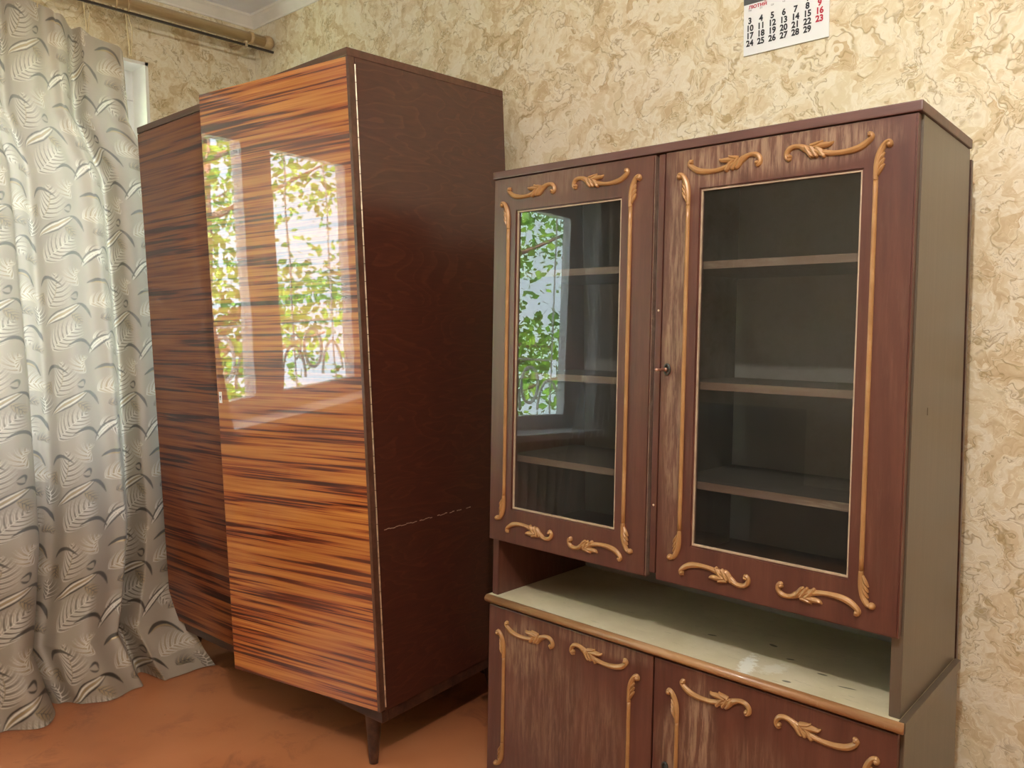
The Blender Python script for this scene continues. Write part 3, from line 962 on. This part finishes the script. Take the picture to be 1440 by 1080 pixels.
def ornament(door, cx, cz_, width, mirror=False, flip=False, y0=0.0):
    s = width / .167
    def tf(x, z):
        if flip: x, z = -x, -z
        if mirror: x = -x
        return cx + x * s, cz_ + z * s
    bm = bmesh.new()
    for i, st in enumerate(SCROLL):
        add_dome(bm, st, .0075 + .0012 * (i > 0), tf, y0)
    kx, kz, _ = q(150, 435, 0)
    add_knob(bm, kx, kz, 34 * K, .010, tf, y0)
    kx, kz, _ = q(1165, 160, 0)
    add_knob(bm, kx, kz, 30 * K, .010, tf, y0)
    bmesh.ops.recalc_face_normals(bm, faces=bm.faces)
    return bm_obj('scroll_ornament', bm, M_gilt, door, True)

def strip(door, x, z0, z1, side, y0=0.0):
    """upright rod whose ends curl outwards (side=-1 left, +1 right)"""
    r = .0042
    bm = bmesh.new()
    tf = lambda a, b: (a, b)
    top = [(x, z1 - .07, r), (x, z1 - .055, r * 1.1), (x + side * .002, z1 - .038, r * 1.45), (x + side * .006, z1 - .022, r * 1.5), (x + side * .013, z1 - .008, r * 1.15), (x + side * .021, z1 - .003, r * .9), (x + side * .026, z1 - .008, r * .6)]
    bot = [(x, z0 + .07, r), (x, z0 + .055, r * 1.1), (x + side * .002, z0 + .038, r * 1.45), (x + side * .006, z0 + .022, r * 1.4), (x + side * .013, z0 + .010, r * 1.1), (x + side * .020, z0 + .008, r * .8)]
    add_dome(bm, [(x, z0 + .07, r), (x, (z0 + z1) / 2, r), (x, z1 - .07, r)], .0065, tf, y0)
    add_dome(bm, top, .008, tf, y0)
    add_dome(bm, bot, .008, tf, y0)
    for k, dz in enumerate((.030, .040, .050)):
        add_dome(bm, [(x + side * .003, z1 - dz - .012, .0022), (x + side * .009, z1 - dz, .0034), (x + side * .014, z1 - dz + .008, .0016)], .0085, tf, y0)
        add_dome(bm, [(x + side * .003, z0 + dz + .012, .0022), (x + side * .009, z0 + dz, .0034), (x + side * .014, z0 + dz - .008, .0016)], .0085, tf, y0)
    add_knob(bm, x + side * .022, z1 - .009, .0062, .0095, tf, y0)
    add_knob(bm, x + side * .021, z0 + .009, .0068, .0105, tf, y0)
    bmesh.ops.recalc_face_normals(bm, faces=bm.faces)
    return bm_obj('carved_strip', bm, M_gilt, door, True)

def framed_door(x0, x1, z0, z1, gx0, gx1, gz0, gz1, lab):
    bm = bmesh.new()
    # frame as one ring with rounded outer edges
    o_ = [(x0, z0), (x1, z0), (x1, z1), (x0, z1)]
    i_ = [(gx0, gz0), (gx1, gz0), (gx1, gz1), (gx0, gz1)]
    vs4 = {}
    for key, ring, y in (('of', o_, 0), ('if', i_, 0), ('ob', o_, .019), ('ib', i_, .019)):
        vs4[key] = [bm.verts.new((x, y, z)) for x, z in ring]
    for k in range(4):
        j = (k + 1) % 4
        bm.faces.new((vs4['of'][k], vs4['of'][j], vs4['if'][j], vs4['if'][k]))
        bm.faces.new((vs4['ob'][j], vs4['ob'][k], vs4['ib'][k], vs4['ib'][j]))
        bm.faces.new((vs4['of'][j], vs4['of'][k], vs4['ob'][k], vs4['ob'][j]))
        bm.faces.new((vs4['if'][k], vs4['if'][j], vs4['ib'][j], vs4['ib'][k]))
    es = [e for e in bm.edges if abs(e.verts[0].co.y) < 1e-6 and abs(e.verts[1].co.y) < 1e-6 and
          not (e.verts[0] in vs4['of'] and e.verts[1] in vs4['if']) and not (e.verts[0] in vs4['if'] and e.verts[1] in vs4['of'])]
    bmesh.ops.bevel(bm, geom=es, offset=.003, segments=2, affect='EDGES')
    bmesh.ops.recalc_face_normals(bm, faces=bm.faces)
    d = bm_obj('door', bm, M_cab, cb)
    d['label'] = lab
    box('glass', gx0 + .0005, gx1 - .0005, .0085, .0125, gz0 + .0005, gz1 - .0005, M_glass, d, 0)
    b = .0028
    boxes('glazing_bead', [(gx0, gx1, .0035, .0083, gz0, gz0 + b + .001), (gx0, gx1, .0035, .0083, gz1 - b, gz1), (gx0, gx0 + b, .0035, .0083, gz0 + b + .0012, gz1 - b), (gx1 - b, gx1, .0035, .0083, gz0 + b + .0012, gz1 - b)], M_putty, d, 0)
    return d

DZ0, DZ1 = .611, 1.5445
d1 = framed_door(.003, .4845, DZ0, DZ1, .082, .397, .702, 1.459, 'narrow left glass door mirroring the window')
d2 = framed_door(.5105, 1.0145, DZ0, DZ1, .597, .923, .703, 1.457, 'wide right glass door, worn along the top rail')
box('astragal', .4925, .5075, .003, .0195, DZ0 + .012, DZ1 - .001, M_cab, d2, .002)
box('edge_band', .4837, .4849, .001, .018, DZ0 + .003, DZ1 - .003, M_shelf, d1, 0)
strip(d1, .0555, .662, 1.487, -1); strip(d1, .4235, .652, 1.507, 1)
strip(d2, .5685, .660, 1.497, -1); strip(d2, .9475, .652, 1.505, 1)
ornament(d1, .128, 1.503, .157, mirror=True); ornament(d1, .340, 1.506, .160)
ornament(d2, .647, 1.502, .165, mirror=True); ornament(d2, .861, 1.504, .167)
ornament(d1, .140, .656, .155, flip=True); ornament(d1, .346, .651, .158, mirror=True, flip=True)
ornament(d2, .650, .654, .163, flip=True); ornament(d2, .870, .655, .163, mirror=True, flip=True)

for z in (1.205, .775):
    bm = bmesh.new(); add_knob(bm, .500, z, .0026, .0012, lambda a, b: (a, b), .003)
    bm_obj('screw_head', bm, M_hinge, d2, True)
box('nail_hole', CW - .0005, CW + .0003, .117, .120, 1.008, 1.022, M_black, cb, 0)

# --- worktop with rounded nosing and lower cupboard
def wk(z): return ybk(z)
bm = bmesh.new()
add_box(bm, -.006, CW, .010, ybk(ZW) - .002, ZW - .019, ZW, 0)
wt = bm_obj('worktop', bm, M_lam, cb)
bm = bmesh.new()
prof_n = [(.010, ZW + .0005), (.004, ZW), (-.001, ZW - .003), (-.004, ZW - .008), (-.003, ZW - .013), (.002, ZW - .018), (.010, ZW - .0205)]
A = [bm.verts.new((-.006, y, z)) for y, z in prof_n]; B = [bm.verts.new((CW + .010, y, z)) for y, z in prof_n]
for k in range(len(prof_n) - 1): bm.faces.new((A[k], A[k + 1], B[k + 1], B[k]))
bm.faces.new(A[::-1]); bm.faces.new(B)
bmesh.ops.recalc_face_normals(bm, faces=bm.faces)
bm_obj('nosing', bm, M_edge, wt, True)
box('side_nosing', CW + .0005, CW + .0125, .011, ybk(ZW), ZW - .0195, ZW + .0004, M_cabside, wt, .0008)

LZ0 = -.005
hexa('side_panel', ybk, (-.085, ZW - .020), CW - .014, CW + .006, .031, M_cabside)
hexa('side_panel', ybk, (-.085, ZW - .020), -.002, .018, .031, M_cab)
box('lower_divider', .496, .512, .036, .35, .02, ZW - .021, M_cabin, cb)
box('bottom_board', .019, CW - .015, .031, .38, .0, .017, M_cab, cb)
box('plinth', .019, CW - .015, .05, .068, -.085, -.001, M_dkwood, cb)
def flat_door(x0, x1, lab):
    d = box('door', x0, x1, .011, .0295, -.035, .4325, M_cab, cb, .002)
    d['label'] = lab
    return d
e1 = flat_door(-.001, .5045, 'lower left door with worn patches')
e2 = flat_door(.5085, 1.018, 'lower right door with white scratches')
strip(e1, .0545, .004, .372, -1, .011); strip(e1, .4435, -.004, .380, 1, .011)
strip(e2, .5685, .002, .374, -1, .011); strip(e2, .962, -.004, .380, 1, .011)
ornament(e1, .138, .383, .165, mirror=True, y0=.011); ornament(e1, .357, .388, .168, y0=.011)
ornament(e2, .655, .386, .165, mirror=True, y0=.011); ornament(e2, .872, .384, .165, y0=.011)
for d, a, b in ((e1, .14, .35), (e2, .655, .872)):
    ornament(d, a, -.004, .16, flip=True, y0=.011); ornament(d, b, -.004, .16, mirror=True, flip=True, y0=.011)

def escutcheon(door, x, z, y0):
    bm = bmesh.new()
    pts = [(x + .0065 * math.cos(a), y0 - .002, z + .011 * math.sin(a)) for a in [k * math.pi / 9 for k in range(18)]]
    add_tube(bm, pts, .0026, 6, closed=True)
    add_knob(bm, x, z, .006, .0015, lambda a, b: (a, b), y0)
    bmesh.ops.recalc_face_normals(bm, faces=bm.faces)
    bm_obj('lock_escutcheon', bm, M_metal, door, True)
escutcheon(d2, .5285, 1.077, 0)
escutcheon(e2, .542, .193, .011)
# key left in the lock
kx = empty('key', CM @ Matrix.Translation((.5285, -.001, 1.077)))
tag(kx, 'small coppery key shaft sticking out of the upper door lock', 'key')
bm = bmesh.new()
add_tube(bm, [(0, .0, 0), (0, -.040, .0), (0, -.046, 0)], [.0026, .0026, .0034], 10)
bm_obj('shaft', bm, M_brass, kx, True)
bm = bmesh.new()
add_tube(bm, [(0, -.008, 0), (0, -.010, 0)], .0042, 10)
bm_obj('collar', bm, M_brass, kx, True)

# ------------------------------------------------------------------ wall calendar
cal = tag(empty('wall_calendar', loc=(2.219, YB - .001, 1.830)), 'white paper wall calendar page with black dates and red Sundays', 'calendar')
box('page', 0, .208, -.004, -.0005, -.003, .30, M_paper, cal, .0004)
box('picture', .0, .208, -.0046, -.0041, .118, .30, M_photo, cal, 0)
def text_mesh(items, name, mat, parent):
    bm = bmesh.new()
    dg = bpy.context.evaluated_depsgraph_get()
    for s, x, z, size, sx, off in items:
        cu = bpy.data.curves.new('t', 'FONT')
        cu.body = s
        cu.size = size
        cu.offset = off
        cu.align_x = 'CENTER'
        cu.resolution_u = 3
        o = bpy.data.objects.new('t', cu)
        C.objects.link(o)
        dg.update()
        me = bpy.data.meshes.new_from_object(o.evaluated_get(dg))
        me.transform(Matrix.Translation((x, -.0048, z)) @ Matrix.Rotation(math.radians(90), 4, 'X') @ Matrix.Diagonal((sx, 1, 1, 1)))
        bm.from_mesh(me)
        bpy.data.meshes.remove(me)
        bpy.data.objects.remove(o)
    return bm_obj(name, bm, mat, parent)
blk, red = [], []
for day in range(1, 30):
    wd = (day + 4) % 7
    row = (day + 4) // 7
    x, z = .0165 + .0283 * wd, .0895 - .0178 * row
    (red if wd == 6 else blk).append((str(day), x, z, .0200, .92, .0008))
for k, s in enumerate(['ПН', 'ВТ', 'СР', 'ЧТ', 'ПТ', 'СБ', 'НД']):
    (red if k == 6 else blk).append((s, .0165 + .0283 * k, .1005, .0055, 1, .0))

text_mesh(blk, 'printed_dates', M_ink, cal)
text_mesh(red, 'printed_red_dates', M_red, cal)
text_mesh([('ЛЮТИЙ', .036, .1065, .0105, 1.15, .0004)], 'month_name', M_red, cal)

# ------------------------------------------------------------------ furniture behind the camera, mirrored in the glass
dr = tag(empty('low_cupboard', loc=(1.02, -3.8, 0)), 'low dark brown cupboard against the wall opposite the display cabinet', 'cupboard')
boxes('body', [(-.6, .56, -.22, .19, .05, .37)], M_dkwood, dr, .003)
for x in (-.59, -.01): box('door', x, x + .56, .191, .205, .07, .355, M_side, dr)
for x_ in (-.56, .48):
    for y_ in (-.2, .12): box('leg', x_, x_ + .04, y_, y_ + .04, 0, .0495, M_dkwood, dr)
tv = tag(empty('television', loc=(.86, -3.78, .37)), 'black tube television standing on the low cupboard', 'television')
bm = bmesh.new(); add_box(bm, -.38, .36, -.05, .17, .02, .49, .012); add_box(bm, -.25, .23, -.2, -.05, .05, .42, .03)
bm_obj('casing', bm, M_black, tv)
box('screen', -.33, .31, .1705, .176, .07, .45, M_screen, tv, .002)
boxes('stand', [(-.2, .18, -.12, .12, 0, .019)], M_black, tv)

# ------------------------------------------------------------------ ceiling lamp above the camera
lp = tag(empty('ceiling_lamp', loc=(LAMP[0], LAMP[1], ZC)), 'bare bulb ceiling lamp hanging in the middle of the room', 'lamp')
bm = bmesh.new(); add_tube(bm, [(0, 0, 0), (0, 0, -.02), (0, 0, -.03)], [.05, .045, .01], 20); bm_obj('canopy', bm, M_white, lp, True)
bm = bmesh.new(); add_tube(bm, [(0, 0, -.03), (0, 0, -.15)], .003, 8); bm_obj('cord', bm, M_white, lp, True)
bm = bmesh.new(); add_tube(bm, [(0, 0, -.15), (0, 0, -.20)], [.012, .018], 14); bm_obj('socket', bm, M_white, lp, True)
ld_ = bpy.data.lights.new('bulb', 'POINT')
ld_.energy = LAMP_W
ld_.color = (1, .955, .88)
ld_.shadow_soft_size = .028
lo = bpy.data.objects.new('bulb', ld_)
link(lo, lp)
lo.location = (0, 0, LAMP[2] - ZC)
